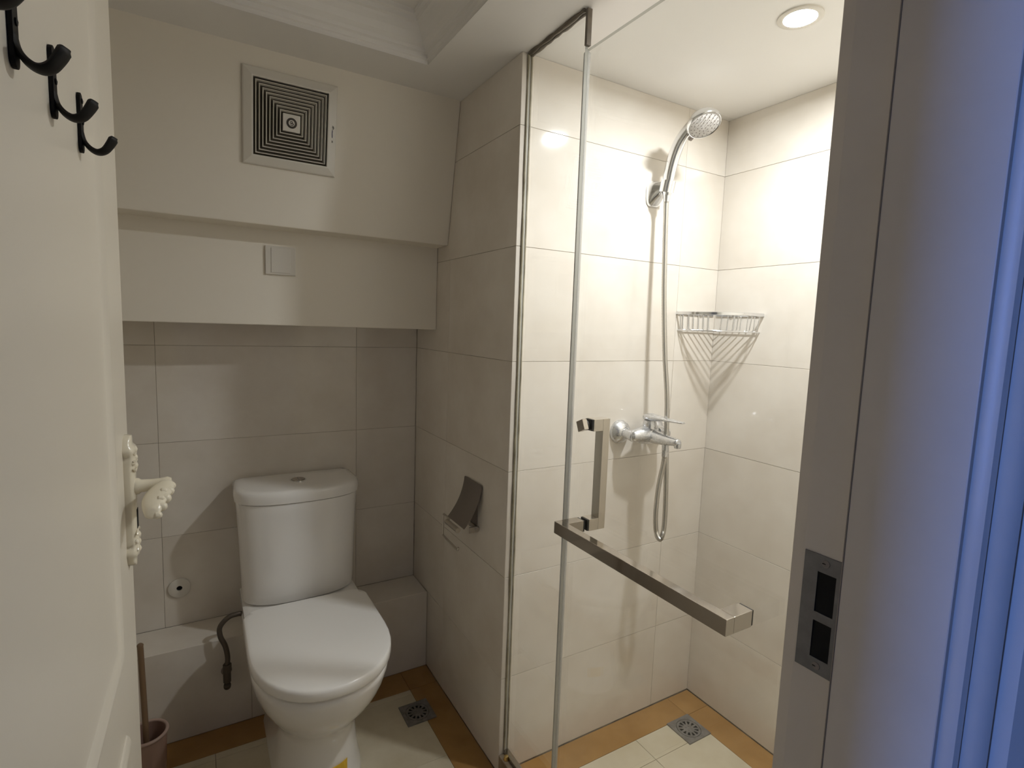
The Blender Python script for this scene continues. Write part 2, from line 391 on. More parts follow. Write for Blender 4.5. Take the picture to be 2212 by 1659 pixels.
for k in range(3):
    ob.tube([DM(hs + .015 * math.cos(a), .0128, 1.0 + .0 + .012 * k + .006 * math.sin(a)) for a in [i * PI / 6 for i in range(7)]], .0016, 6)
    ob.tube([DM(hs + .015 * math.cos(a), .0128, 1.148 - .012 * k - .006 * math.sin(a)) for a in [i * PI / 6 for i in range(7)]], .0016, 6)
ob.build('ornament', HANDLEP, hd, smooth=50)
MB().lathe([(.0125, .011), (.012, .016), (.0095, .019), (.0088, .034), (.0095, .046), (.0105, .052), (.008, .057), (.0, .0585)], 18, 0, frame(DM(hs, 0, 1.094), dd, (0, 0, 1), dn)).build('stem', HANDLEP, hd, smooth=40)
lp = [(hs, .050, 1.094), (hs - .012, .049, 1.094), (hs - .028, .044, 1.090), (hs - .046, .039, 1.084), (hs - .062, .037, 1.076), (hs - .074, .038, 1.066)]
pts = bez([DM(*p) for p in lp], 6); n = len(pts); rings = []
for i, p in enumerate(pts):
    u = i / (n - 1); wo = .008 + .0085 * math.sin(PI * min(1, u * 1.05)) if u < .93 else .0085 * (1 - u) / .07 + .001; wz = .0075 if u < .85 else .0075 * (1 - u) / .15 + .001
    rings.append([tuple(p + dn * (wo * math.cos(a)) + Vector((0, 0, 1)) * (wz * math.sin(a))) for a in [2 * PI * k / 14 for k in range(14)]])
MB().loft(rings).build('lever', HANDLEP, hd, smooth=60)
le = MB()
for (s_, o_, z_, r_) in ((hs - .012, .0590, 1.093, .0062), (hs - .026, .0570, 1.089, .0072), (hs - .042, .0535, 1.083, .0078), (hs - .057, .0500, 1.076, .0070), (hs - .069, .0455, 1.068, .0054), (hs - .034, .051, 1.092, .0050), (hs - .050, .048, 1.086, .0046)):
    M_ = frame(DM(s_, o_, z_), dd, (0, 0, 1), dn)
    le.lathe([(.0, r_ * .75), (r_ * .5, r_ * .62), (r_ * .9, r_ * .2), (r_, -.004)], 12, 0, M_)
le.build('lever_ornament', HANDLEP, hd, smooth=50)
MB().box((hs - .006, 1.030, .0122), (hs + .006, 1.060, .0132), 0, Mdoor).build('keyhole', BLACK, hd)

# ------------------------------------------------------------------ black coat hooks on the door
def coat_hook(s, label):
    t = thing('coat_hook', DM(s, 0, 1.515), label, 'hook', 'black coat hooks in a row on the door')
    hw = .0065
    # strap lying on the door
    z0, z1 = 1.514, 1.574; m_ = MB()
    out = []
    for k in range(9):
        a = PI * k / 8; out.append((hw * math.cos(a), z1 - hw + hw * math.sin(a)))
    for k in range(9):
        a = PI + PI * k / 8; out.append((hw * math.cos(a), z0 + hw + hw * math.sin(a)))
    m_.loft([[DM(s + x, o_, z) for x, z in out] for o_ in (.0003, .0035)]); m_.build('back_strap', BLACKM, t, bevel=.0006)
    # J arm, a flat band that widens towards the rounded tip
    P2 = [(.0025, 1.536), (.0040, 1.5275), (.0085, 1.5205), (.0150, 1.5172), (.0212, 1.5198), (.0262, 1.5270), (.0302, 1.5350)]
    pp = bez([(a, z, 0) for a, z in P2], 5); n = len(pp); rings = []
    for i, p in enumerate(pp):
        tg = (pp[min(i + 1, n - 1)] - pp[max(i - 1, 0)]).normalized(); nn = Vector((-tg.y, tg.x, 0)); u = i / (n - 1)
        wv = .0060 + .0045 * u; th = .0017 + .0026 * u
        if u > .9: k = math.sqrt(max(.05, 1 - ((u - .9) / .1) ** 2)); wv *= k
        if u > .96: th *= .7
        ring = []
        for k in range(10):
            a = 2 * PI * k / 10; q = p + nn * (th * math.sin(a)); ring.append(DM(s + wv * math.cos(a), q.x, q.y))
        rings.append(ring)
    MB().loft(rings).build('hook_arm', BLACKM, t, smooth=50)
    for z in (1.566, 1.545):
        MB().lathe([(.0028, .0030), (.0026, .0045), (.0, .0052)], 10, 0, frame(DM(s, 0, z), dd, (0, 0, 1), dn)).build('screw', BLACKM, t, smooth=40)
    return t
coat_hook(.412, 'black iron coat hook nearest the free edge of the cream door')
coat_hook(.300, 'black coat hook second from the free edge of the cream door')
coat_hook(.192, 'black coat hook third from the free edge of the cream door')
coat_hook(.097, 'black coat hook nearest the hinges, only its tip in the picture')

# ------------------------------------------------------------------ strike plate in the right jamb
t = thing('strike_plate', (.554, .29, 1.06), 'grey metal strike plate with two black openings on the white door jamb', 'strike plate')
Mj = frame((.554, .291, 1.0615), (0, 1, 0), (0, 0, 1), (-1, 0, 0))
pw_, ph_ = .0195, .0635
m_ = MB(); th = .0016
def holed(m_, x0, x1, y0, y1, holes, z0, z1):
    """plate with rectangular openings that share one x range"""
    hx0, hx1 = holes[0][0], holes[0][1]
    m_.box((x0, y0, z0), (hx0, y1, z1), 0, Mj); m_.box((hx1, y0, z0), (x1, y1, z1), 0, Mj)
    ys = [y0] + [v for h_ in sorted(holes, key=lambda q: q[2]) for v in (h_[2], h_[3])] + [y1]
    for k in range(0, len(ys), 2): m_.box((hx0, ys[k], z0), (hx1, ys[k + 1], z1), 0, Mj)
hx0, hx1 = -.0145, .0045
holed(m_, -pw_, pw_, -ph_, ph_, [(hx0, hx1, .0020, .0455), (hx0, hx1, -.0475, -.0075)], 0, th)
m_.build('plate', ZINC, t)
for y0, y1 in ((.0020, .0455), (-.0475, -.0075)):
    MB().box((hx0 - .0005, y0 - .0005, .0001), (hx1 + .0005, y1 + .0005, .0004), 0, Mj).build('opening_shade', BLACK, t)  # black sheet paints the dark of a recess; the jamb behind is solid
for y in (.0560, -.0555):
    sc_ = MB().lathe([(.0042, th - .0003), (.0040, th + .0006), (.0, th + .0012)], 14, 0, Mj @ Matrix.Translation((-.003, y, 0))).build('screw', BRAIDR, t, smooth=40)
    s2 = MB(); s2.box((-.0032, y - .0004, th + .0008), (-.0028 + .003, y + .0004, th + .0014), 0, Mj); s2.build('slot', BLACK, sc_)
# --- continued below

# ------------------------------------------------------------------ toilet
TCX = .287
def dshape(hw, yb, yf, ys, z, n=40, rb=.05, e=2.15, cx=TCX):
    """D outline seen from above: straight back with rounded corners at yb, round front at yf (smaller y); ys = where the front curve begins"""
    pts = []
    m = n // 2
    for k in range(m + 1):                 # front half, from right to left
        a = PI * k / m; c, s = math.cos(a), math.sin(a)
        pts.append((cx + hw * math.copysign(abs(c) ** (2 / e), c), ys - (ys - yf) * abs(s) ** (2 / e), z))
    q = n // 4
    for k in range(1, q + 1):              # left back corner
        a = PI / 2 * k / q
        pts.append((cx - hw + rb - rb * math.cos(a), yb - rb + rb * math.sin(a), z))
    for k in range(0, q):
        a = PI / 2 * k / q
        pts.append((cx + hw - rb + rb * math.sin(a), yb - rb + rb * math.cos(a), z))
    return pts
t = thing('toilet', (TCX, 1.6, 0), 'white close-coupled ceramic toilet with closed lid in the tiled alcove', 'toilet')
sec = [(0.000, .126, 1.868, 1.412, 1.60), (.012, .124, 1.868, 1.414, 1.60), (.05, .116, 1.868, 1.428, 1.60), (.12, .110, 1.868, 1.437, 1.60), (.165, .110, 1.868, 1.434, 1.60),
       (.195, .115, 1.868, 1.425, 1.59), (.22, .126, 1.868, 1.404, 1.58), (.25, .143, 1.868, 1.374, 1.57), (.28, .158, 1.868, 1.346, 1.56), (.31, .170, 1.868, 1.324, 1.55),
       (.345, .180, 1.868, 1.304, 1.54), (.375, .1845, 1.868, 1.294, 1.53), (.392, .185, 1.868, 1.291, 1.53), (.397, .181, 1.866, 1.296, 1.53)]
MB().loft([dshape(h_, yb, yf, ys, z, rb=.03) for z, h_, yb, yf, ys in sec]).build('bowl', CERAMIC, t, smooth=60)
# deck behind the seat that carries the tank
dk = MB().loft([dshape(h_, 2.015, 1.70, 1.78, z, rb=.03, e=3.5) for z, h_ in ((.318, .10), (.33, .15), (.36, .176), (.400, .182), (.410, .180), (.414, .172))])
dk.build('deck', CERAMIC, t, smooth=50)
st = MB().loft([dshape(.180 * k, 1.752, 1.520 - .226 * k, 1.520, z, rb=.04) for z, k in ((.3972, .935), (.400, .95), (.406, .955), (.4085, .94))])
st.build('seat', SEATP, t, smooth=50)
ld_ = []
for z, k in ((.4088, .980), (.4096, .998), (.414, 1.010), (.430, 1.010), (.4352, 1.004), (.4382, .992), (.4396, .978), (.4404, .93), (.4412, .6), (.4415, .2)):
    yf = 1.520 - .238 * k; r_ = dshape(.188 * k, 1.762 if k > .95 else 1.52 + .242 * k, yf, 1.520, z, rb=.05 * k)
    ld_.append(r_)
MB().loft(ld_).build('seat_lid', SEATP, t, smooth=40)
for x in (-.075, .075):
    MB().tube([(TCX + x - .022, 1.772, .418), (TCX + x + .022, 1.772, .418)], .011, 12).build('hinge', SEATP, t, smooth=50)
def tank_ring(hw, z, yb=2.018, yside=1.875, bow=.082, cx=TCX, n=28):
    pts = []
    for k in range(n + 1):                  # bowed front from right to left
        u = -1 + 2 * k / n; x = -u
        pts.append((cx + hw * math.copysign(abs(x) ** .92, x), yside - bow * (max(0, 1 - abs(x) ** 2.6)) ** .55, z))
    pts += [(cx - hw * 1.0, yside + .04, z), (cx - hw * .99, yb - .02, z), (cx - hw * .93, yb, z), (cx + hw * .93, yb, z), (cx + hw * .99, yb - .02, z), (cx + hw * 1.0, yside + .04, z)]
    return pts
MB().loft([tank_ring(.172, .419, bow=.070), tank_ring(.1775, .423, bow=.074), tank_ring(.179, .45, bow=.076), tank_ring(.184, .60, bow=.080), tank_ring(.190, .72, bow=.083), tank_ring(.1915, .752, bow=.084), tank_ring(.190, .756, bow=.083)]).build('tank', CERAMIC, t, smooth=45)
MB().loft([tank_ring(.191, .7575, bow=.084), tank_ring(.1965, .760, bow=.088), tank_ring(.1985, .775, bow=.090), tank_ring(.1975, .787, bow=.089), tank_ring(.194, .7945, bow=.086), tank_ring(.187, .7985, bow=.082, yb=2.012), tank_ring(.172, .8005, bow=.072, yb=2.0), tank_ring(.11, .8015, bow=.045, yb=1.96)]).build('tank_lid', CERAMIC, t, smooth=50)
fb = MB().lathe([(.0265, .800), (.0265, .804), (.0245, .8055), (.0225, .8045), (.0225, .803)], 32, 0, Matrix.Translation((TCX, 1.903, 0))).build('flush_button', CHROME, t, smooth=40)
for sgn in (-1, 1):
    out = [(TCX + sgn * (.0010 + .0205 * max(0, math.cos(a))), 1.903 + .0212 * math.sin(a)) for a in [(-PI / 2) + PI * k / 14 for k in range(15)]]
    MB().loft([[(x, y, z) for x, y in out] for z in (.8025, .8062)]).build('button_half', POLSTEEL, fb, bevel=.0005)
# yellow label low on the front of the foot
mlab = MB(); Rr = []
for z in (.058, .094):
    ring = []
    for k in range(9):
        x = .012 + .046 * k / 8
        hw_, yf_, ys_ = .1145, 1.4310, 1.60
        s_ = (1 - min(1, x / hw_) ** 2.15) ** (1 / 2.15); y = ys_ - (ys_ - yf_) * s_
        ring.append((TCX + x, y - .0030, z))
    Rr.append(ring)
n = 9
mlab.add(Rr[0] + Rr[1] + [(x, y + .0012, z) for x, y, z in Rr[0]] + [(x, y + .0012, z) for x, y, z in Rr[1]],
         [(i, i + 1, n + i + 1, n + i) for i in range(n - 1)] + [(2 * n + i, 3 * n + i, 3 * n + i + 1, 2 * n + i + 1) for i in range(n - 1)] +
         [(i, 2 * n + i, 2 * n + i + 1, i + 1) for i in range(n - 1)] + [(n + i, n + i + 1, 3 * n + i + 1, 3 * n + i) for i in range(n - 1)])
mlab.build('label_sticker', YELLOW, t)

# water supply: angle valve on the ledge front and a flexible hose to the tank
t = thing('water_supply_hose', (.056, 1.873, .19), 'flexible braided water hose with angle valve beside the toilet bowl', 'water hose')
MB().tube(bez([(.103, 1.850, .392), (.092, 1.850, .394), (.065, 1.848, .390), (.041, 1.845, .366), (.041, 1.842, .335), (.054, 1.840, .300), (.060, 1.838, .262), (.058, 1.836, .235)], 6), .0078, 10).build('hose', DARKHOSE, t, smooth=60)
MB().tube([(.058, 1.836, .240), (.058, 1.836, .215)], .0125, 6).build('nut', DARKHOSE, t)
vb = MB(); vb.tube([(.057, 1.836, .216), (.057, 1.836, .180)], .0115, 14); vb.tube([(.057, 1.872, .198), (.057, 1.836, .198)], .0085, 14)
vb.build('valve_body', DARKHOSE, t, smooth=40)
MB().lathe([(.016, 0), (.016, .003), (.010, .006)], 20, 0, frame((.057, 1.8725, .198), (1, 0, 0), (0, 0, -1), (0, -1, 0))).build('flange', DARKSTEEL, t, smooth=40)
MB().lathe([(.0095, 0), (.011, .004), (.011, .016), (.008, .019), (.0, .0195)], 14, 0, frame((.057, 1.832, .172), (1, 0, 0), (0, .8, .6), (0, -.6, .8)) @ Matrix.Rotation(PI, 4, 'X')).build('knob', DARKHOSE, t, smooth=40)

# toilet brush behind the edge of the door
t = thing('toilet_brush', (-.165, 1.70, 0), 'brown toilet brush standing in a holder beside the ledge', 'toilet brush')
Mb = Matrix.Translation((-.150, 1.700, .0))
MB().lathe([(.040, .0), (.043, .004), (.047, .12), (.050, .177), (.046, .177), (.043, .12), (.039, .008), (.0, .008)], 28, 0, Mb, caps=False).build('holder', BRUSHP, t, smooth=40)
MB().tube([(-.150 + .050 * math.cos(a), 1.700 + .050 * math.sin(a), .178) for a in [2 * PI * k / 32 for k in range(32)]], .0045, 8, closed=True).build('rim', RIMP, t, smooth=60)
MB().tube(bez([(-.150, 1.700, .02), (-.151, 1.697, .20), (-.154, 1.692, .40), (-.155, 1.690, .452)], 5), [.0075] * 14 + [.0085, .004], 10).build('handle', BROWNP, t, smooth=60)
MB().lathe([(.012, .02), (.028, .03), (.030, .09), (.022, .11), (.008, .115)], 18, 0, Mb).build('bristles', RIMP, t, smooth=40)

# round white cap with a hole on the back wall
t = thing('pipe_cover', (-.071, YB, .439), 'round white cover with a dark centre hole on the tiled wall left of the tank', 'wall cover')
Mw = frame((-.071, YB, .439), (1, 0, 0), (0, 0, 1), (0, -1, 0))
MB().lathe([(.0085, .002), (.0085, .0085), (.030, .0085), (.0325, .0065), (.0325, .0002)], 36, 0, Mw, caps=False).build('cap', PLASTIC, t, smooth=40)
MB().lathe([(.0088, .0006), (.0088, .0030), (.0, .0030)], 20, 0, Mw, caps=False).build('hole', BLACK, t)

# blank white wall plate on the lower bulkhead
t = thing('switch_plate', (.2305, 1.832, 1.5265), 'square white blank switch plate on the bulkhead below the fan', 'switch plate')
Ms = frame((.2305, 1.832, 1.5265), (1, 0, 0), (0, 0, 1), (0, -1, 0))
MB().box((-.0435, -.0435, 0), (.0435, .0435, .0080), 0, Ms).build('frame', PLASTIC, t, bevel=.002)
MB().box((-.0275, -.0375, .0075), (.0275, .0375, .0098), 0, Ms).build('centre_panel', PLASTIC, t, bevel=.0012)

# ------------------------------------------------------------------ extractor fan grille on the sloped bulkhead
nv = Vector((0, -.448, -.081)).normalized(); uv = Vector((0, -.081, .448)).normalized()
vc = Vector((.2445, 1.6908, 1.8955))
Mv = frame(vc, (1, 0, 0), uv, nv)
t = thing('exhaust_fan', vc, 'square white extractor fan grille with concentric square louvres above the toilet', 'exhaust fan')
F0, F1 = .1235, .0975
pr = [(F0, 0.0), (F0, .005), (F0 - .003, .0085), (F1 + .004, .0165), (F1, .0165), (F1, .004)]
MB().loft([[(-a, -a, z), (a, -a, z), (a, a, z), (-a, a, z)] for a, z in pr], False, 0, Mv).build('frame', VENTP, t, bevel=.0006)
MB().box((-F1, -F1, .0003), (F1, F1, .0016), 0, Mv).build('duct', VENTD, t)  # thin dark sheet behind the louvres
NR = 8
for k in range(NR):
    a = F1 - .0050 - (F1 - .0270) * k / NR
    b_ = a - .0030
    pr = [(a, .0150), (a - .0014, .0158), (b_ - .0014, .0050), (b_, .0045)]
    rr = [[(-q, -q, z), (q, -q, z), (q, q, z), (-q, q, z)] for q, z in pr]; rr.append(rr[0])
    MB().loft(rr, False, 0, Mv).build('louvre', VENTP, t)
MB().box((-.0225, -.0225, .0020), (.0225, .0225, .0155), 0, Mv).build('centre_plate', VENTP, t, bevel=.0008)
em = MB().lathe([(.0083, .0156), (.0083, .0163), (.0138, .0163), (.0138, .0156)], 32, 0, Mv, caps=False).build('emblem', INK, t)
e2 = MB()
def stroke(m_, pts, wd, z0, z1, M):
    for i in range(len(pts) - 1):
        p, q = Vector((*pts[i], 0)), Vector((*pts[i + 1], 0)); d_ = (q - p)
        if d_.length < 1e-6: continue
        nrm = Vector((-d_.y, d_.x, 0)).normalized() * wd / 2; ex = d_.normalized() * wd * .3
        c4 = [p - nrm - ex, q - nrm + ex, q + nrm + ex, p + nrm - ex]
        m_.add([(c.x, c.y, z0) for c in c4] + [(c.x, c.y, z1) for c in c4], [(3, 2, 1, 0), (4, 5, 6, 7), (0, 1, 5, 4), (1, 2, 6, 5), (2, 3, 7, 6), (3, 0, 4, 7)], 0, M)
sw = [(-.0040, .0015), (-.0020, .0042), (.0012, .0042), (.0022, .0020), (.0005, -.0002), (-.0035, -.0012), (.0045, -.0010), (.0040, -.0040), (.0010, -.0056), (-.0028, -.0048)]
stroke(e2, sw, .0017, .0156, .0163, Mv); e2.build('emblem_sign', INK, em)
lg = MB()   # small printed logo and wording that runs down the right border
zf = lambda x: .0085 + (F0 - .003 - x) / (F0 - .003 - F1 - .004) * .008
lx = .1105; zz = zf(lx) + .0002
for k in range(16):
    a0, a1 = 2 * PI * k / 16, 2 * PI * (k + 1) / 16
    stroke(lg, [(lx + .0042 * math.cos(a0), .0105 + .0048 * math.sin(a0)), (lx + .0042 * math.cos(a1), .0105 + .0048 * math.sin(a1))], .0010, zz - .003, zz + .0003, Mv)
stroke(lg, [(lx - .002, .0105), (lx + .001, .0125), (lx + .0005, .0095), (lx + .003, .0110)], .0010, zz - .003, zz + .0003, Mv)
lg.build('printed_logo', INK, t)
wd_ = MB(); y = .0030
for k in range(12):
    hgt = random.choice((.0010, .0014, .0018)); x0 = lx + random.uniform(-.0006, .0006)
    stroke(wd_, [(x0, y), (x0 + .0003, y - hgt)], .0017 if k % 3 else .0024, zz - .003, zz + .0003, Mv); y -= hgt + .0004
wd_.build('printed_wording', BLUEINK, t)
wd_ = MB()
for a in (0, 1, 2, 3): stroke(wd_, [(lx - .001 + .0016 * (a % 2), -.0275 + .003 * (a // 2)), (lx + .0004 + .0016 * (a % 2), -.0290 + .003 * (a // 2))], .0014, zz - .003, zz + .0003, Mv)
wd_.build('printed_mark', INK, t)

# ------------------------------------------------------------------ toilet paper holder on the partition
t = thing('toilet_paper_holder', (XP, 1.46, .78), 'empty steel toilet paper holder with curved cover on the partition wall', 'paper holder')
yA, yB_ = 1.430, 1.555
cv = [(.004, .868), (.006, .850), (.012, .825), (.021, .800), (.034, .775), (.050, .752), (.062, .738)]
cvp = bez([(a, z - .013, 0) for a, z in cv], 4); rings = []
for i, p in enumerate(cvp):
    tg = (cvp[min(i + 1, len(cvp) - 1)] - cvp[max(i - 1, 0)]).normalized(); nn = Vector((-tg.y, tg.x, 0)) * .0012
    q = .004 if i == 0 else 0
    rings.append([(XP - p.x - nn.x, yA + q, p.y + nn.y), (XP - p.x - nn.x, yB_ - q, p.y + nn.y), (XP - p.x, yB_ - q, p.y), (XP - p.x, yA + q, p.y)])
MB().loft(rings).build('cover', DARKSTEEL, t, smooth=40)
wp = MB().box((XP - .003, 1.462, .700), (XP - .0002, 1.522, .79)).build('wall_plate', DARKSTEEL, t, bevel=.001)
hb = MB(); hb.tube([(XP - .006, 1.447, .710), (XP - .006, 1.533, .710)], .0065, 12)
for y in (1.453, 1.527): hb.box((XP - .034, y - .002, .700), (XP - .002, y + .002, .718))
hb.build('hinge_bracket', STEEL, t, smooth=40)
MB().tube([(XP - .067, 1.462, .711), (XP - .067, 1.550, .711)], .0085, 12).build('hinge_barrel', STEEL, t, smooth=40)
wr = bez([(XP - .060, y_ + .055, z_ - .013) for y_, z_ in ((1.490, .733), (1.530, .734), (1.540, .729), (1.541, .70), (1.541, .668), (1.537, .660), (1.48, .657), (1.428, .654), (1.420, .657), (1.418, .664))], 5)
MB().tube(wr, .0034, 8).build('wire_bail', STEEL, t, smooth=60)

# ------------------------------------------------------------------ floor drains
def drain(x, y, rot, label, dark):
    t = thing('floor_drain', (x, y, 0), label, 'floor drain', 'square floor drains')
    M_ = Matrix.Translation((x, y, 0)) @ Matrix.Rotation(rot, 4, 'Z')
    m_ = MB(); n = 48; R0 = .041
    inner = [(R0 * math.cos(2 * PI * k / n), R0 * math.sin(2 * PI * k / n)) for k in range(n)]
    def sq(a):
        c, s = math.cos(a), math.sin(a); k = .0510 / max(abs(c), abs(s)); return (c * k, s * k)
    outer = [sq(2 * PI * k / n) for k in range(n)]
    m_.loft([[(px, py, z) for px, py in ring] for ring, z in ((outer, -.002), (outer, .0042), (inner, .0042), (inner, .0012))], False, 0, M_)
    m_.build('plate', DRAINM, t)
    MB().lathe([(.0, .0008), (.0408, .0008)], 32, 0, M_, caps=False).build('sump', BLACK, t)
    g = MB(); g.lathe([(.0, .0046), (.0165, .0046), (.019, .0040), (.019, .0015)], 28, 0, M_, caps=False)
    g.lathe([(.0325, .0015), (.0325, .0042), (.0395, .0042), (.0395, .0015)], 36, 0, M_, caps=False)
    ns = 12
    for k in range(ns):
        a = 2 * PI * k / ns; g.box((.018, -.0034, .0015), (.0335, .0034, .0041), 0, M_ @ Matrix.Rotation(a, 4, 'Z'))
    g.build('grate', DRAINM, t, smooth=30)
    c_ = MB()
    for k in range(4):
        a = PI / 4 + PI / 2 * k; c_.lathe([(.0022, .0044), (.0018, .0054), (.0, .0056)], 10, 0, M_ @ Matrix.Translation((.009 * math.cos(a), .009 * math.sin(a), 0)))
    c_.build('stud', DRAINM, t)
    return t
drain(1.417, 1.133, 0, 'grey square floor drain in the corner of the shower', 0)
drain(.630, 1.637, 0, 'grey square floor drain in the shade right of the toilet', 1)

# ------------------------------------------------------------------ glass shower screen
def pane(name, lo_, hi_, parent, thin=0):
    """glass slab: two large faces clear, four rim faces green"""
    m_ = MB(); x0, y0, z0 = lo_; x1, y1, z1 = hi_
    m_.box(lo_, hi_)
    for i in range(6): m_.m[i] = 0 if i in (3, 5) else 1
    return m_.build(name, [GLASS, GEDGE], parent)
XA, XB = .7735, .7815
t = thing('glass_panel', (.7775, 1.16, .062), 'narrow fixed clear glass panel sealed to the shower wall and ceiling', 'glass panel')
pane('pane', (XA, 1.036, .064), (XB, YS - .0015, ZC - .002), t)
s_ = MB(); rnd = random.Random(3)
def bead(m_, p0, p1, r0, n=26, wob=.35):
    pts = [Vector(p0).lerp(Vector(p1), k / n) for k in range(n + 1)]
    m_.tube(pts, [r0 * (1 + rnd.uniform(-wob, wob)) for _ in pts], 7)
bead(s_, (XA - .0015, YS - .0015, .07), (XA - .0015, YS - .0015, ZC - .004), .0031); bead(s_, (XB + .0015, YS - .0015, .07), (XB + .0015, YS - .0015, ZC - .004), .0026)
s_.build('wall_silicone', SILIC, t, smooth=60)
s_ = MB(); bead(s_, (XA - .001, 1.040, ZC - .003), (XA - .001, YS - .002, ZC - .003), .0048, 14); bead(s_, (XB + .001, 1.040, ZC - .003), (XB + .001, YS - .002, ZC - .003), .0044, 14)
s_.build('ceiling_silicone', SILID, t, smooth=60)
MB().box((XA - .004, 1.056, .0625), (XB + .004, YS - .001, .074)).build('base_channel', POLSTEEL, t, bevel=.001)
MB().lathe([(.0, .012), (.006, .010), (.008, .0), (.008, -.002)], 14, 0, Matrix.Translation((.7655, 1.255, .064))).build('channel_stop', BRASS, t, smooth=40)

DX0, DX1 = .7815 + .0030, .7925
MB().box((XA - .002, 1.0285, 1.984), (XB + .002, 1.0365, ZC - .003)).build('edge_strip', SILID, t)
t = thing('glass_shower_door', (.7885, .70, .075), 'clear glass shower door with square steel towel bar and pull handle', 'shower door')
pane('pane', (DX0, .345, .078), (DX1, 1.044, 1.982), t)
ms = MB(); ms.box((DX0 - .0022, 1.0425, .085), (DX1 + .0022, 1.0505, 1.978)); ms.box((DX0 - .0022, 1.036, .085), (DX0 - .0003, 1.0425, 1.978))
ms.build('edge_seal', CLEARP, t)
MB().tube([(DX0 + .0012, 1.0535, .085), (DX0 + .0012, 1.0535, 1.978)], .0020, 10).build('seal_bead', SEAL, t, smooth=60)
for z in (.30, 1.74):
    hn = MB(); hn.box((DX0 - .006, .331, z - .045), (DX1 + .006, .400, z + .045)); hn.build('hinge', STEEL, t, bevel=.002)
# towel bar outside (camera side)
ba = .0145
tb = MB(); tb.box((.7150, .5150, .8685), (.7150 + .020, .9930, .8970))
towel = tb.build('towel_bar', POLSTEEL, t, bevel=.0007)
for y in (.5150, .9650):
    MB().box((.7352, y, .8685), (DX0 - .0045, y + .028, .8970)).build('arm', POLSTEEL, towel, bevel=.0007)
    MB().box((DX0 - .0045, y + .001, .8695), (DX0 - .0002, y + .027, .8960)).build('gasket', RUBBER, towel)
# pull handle inside the shower
hx = .845
ph = MB(); ph.box((hx - .020, .9650, .8685), (hx, .9930, 1.1390)); pull = ph.build('pull_handle', STEEL, t, bevel=.0007)
for z in (.8685, 1.1105):
    MB().box((DX1 + .0045, .9650, z), (hx - .0202, .9930, z + .0285)).build('arm', STEEL, pull, bevel=.0007)
    MB().box((DX1 + .0002, .966, z + .001), (DX1 + .0045, .992, z + .0275)).build('gasket', RUBBER, pull)
Mc = frame((DX0 - .0002, .979, 1.1245), (0, 1, 0), (0, 0, 1), (-1, 0, 0)) @ Matrix.Rotation(math.radians(-24), 4, 'Z')
cap = MB().box((-.0125, -.0125, .0045), (.0125, .0125, .0175), 0, Mc).build('cap', POLSTEEL, t, bevel=.0008)
MB().lathe([(.0125, .0002), (.0125, .0045)], 20, 0, Mc).build('gasket', RUBBER, cap)

# ------------------------------------------------------------------ shower mixer
MX, MZ, MY = 1.236, 1.022, 1.222
t = thing('shower_mixer', (MX, YS, MZ), 'chrome wall-mounted shower mixer tap with lever on the tiled wall', 'tap')
for sx in (-.075, .075):
    fl_ = MB().lathe([(.038, .0002), (.038, .005), (.034, .014), (.022, .025), (.015, .029)], 28, 0, frame((MX + sx, YS, MZ + .004), (1, 0, 0), (0, 0, 1), (0, -1, 0))).build('wall_flange', SCALED, t, smooth=40)
    MB().tube([(MX + sx, YS - .024, MZ + .004), (MX + sx * .99, YS - .045, MZ + .002), (MX + sx * .93, MY + .002, MZ)], [.0145, .0150, .0175], 16).build('union', SCALED, t, smooth=50)
bd = MB(); pts = [(MX + x, MY, MZ) for x in (-.082, -.076, -.065, -.045, -.025, 0, .025, .045, .065, .076, .082)]
bd.tube(pts, [.010, .0170, .0205, .0245, .0285, .0305, .0285, .0245, .0205, .0170, .010], 22); bd.build('body', SCALED, t, smooth=60)
sp = MB(); sp.tube(bez([(MX, MY - .008, MZ - .002), (MX, MY - .04, MZ - .004), (MX, MY - .075, MZ - .004), (MX, MY - .108, MZ - .003), (MX, MY - .122, MZ - .003)], 4), [.0270, .0265, .0260, .0250, .0240, .0228, .0215, .0200, .0187, .0175, .0165, .0155, .0147, .014, .0132, .012, .009], 18, flat=(.85, 1.0))
sp.build('spout', SCALED, t, smooth=60)
MB().lathe([(.0100, .0), (.0105, -.012), (.0095, -.016), (.007, -.0165)], 16, 0, Matrix.Translation((MX, MY - .118, MZ - .004))).build('aerator', SCALED, t, smooth=40)
MB().lathe([(.0235, .014), (.0225, .030), (.0205, .040), (.019, .046)], 24, 0, Matrix.Translation((MX, MY, MZ))).build('cartridge_dome', SCALED, t, smooth=40)
rings = []
for y_, wv, z0, z1 in ((.020, .012, .046, .062), (.012, .0205, .0445, .066), (-.004, .0235, .0445, .068), (-.022, .0225, .0455, .067), (-.045, .0175, .050, .0655), (-.075, .0140, .053, .0635), (-.105, .0125, .0550, .0625), (-.128, .0105, .0560, .0618), (-.136, .0060, .0570, .0610)):
    cz, hz = (z0 + z1) / 2, (z1 - z0) / 2
    rings.append([(MX + wv * math.cos(a), MY + y_, MZ + cz + hz * math.copysign(abs(math.sin(a)) ** .7, math.sin(a))) for a in [2 * PI * k / 18 for k in range(18)]])
MB().loft(rings).build('lever', SCALED, t, smooth=50)
MB().tube([(MX, MY - .070, MZ - .016), (MX, MY - .0705, MZ - .036)], .0105, 16).build('hose_outlet', SCALED, t, smooth=40)
MB().lathe([(.0105, 0), (.011, .003), (.010, .012), (.006, .015), (.0, .0155)], 16, 0, frame((MX + .020, MY - .020, MZ + .012), (0, 1, 0), (0, 0, 1), (1, 0, 0))).build('diverter_knob', SCALED, t, smooth=40)

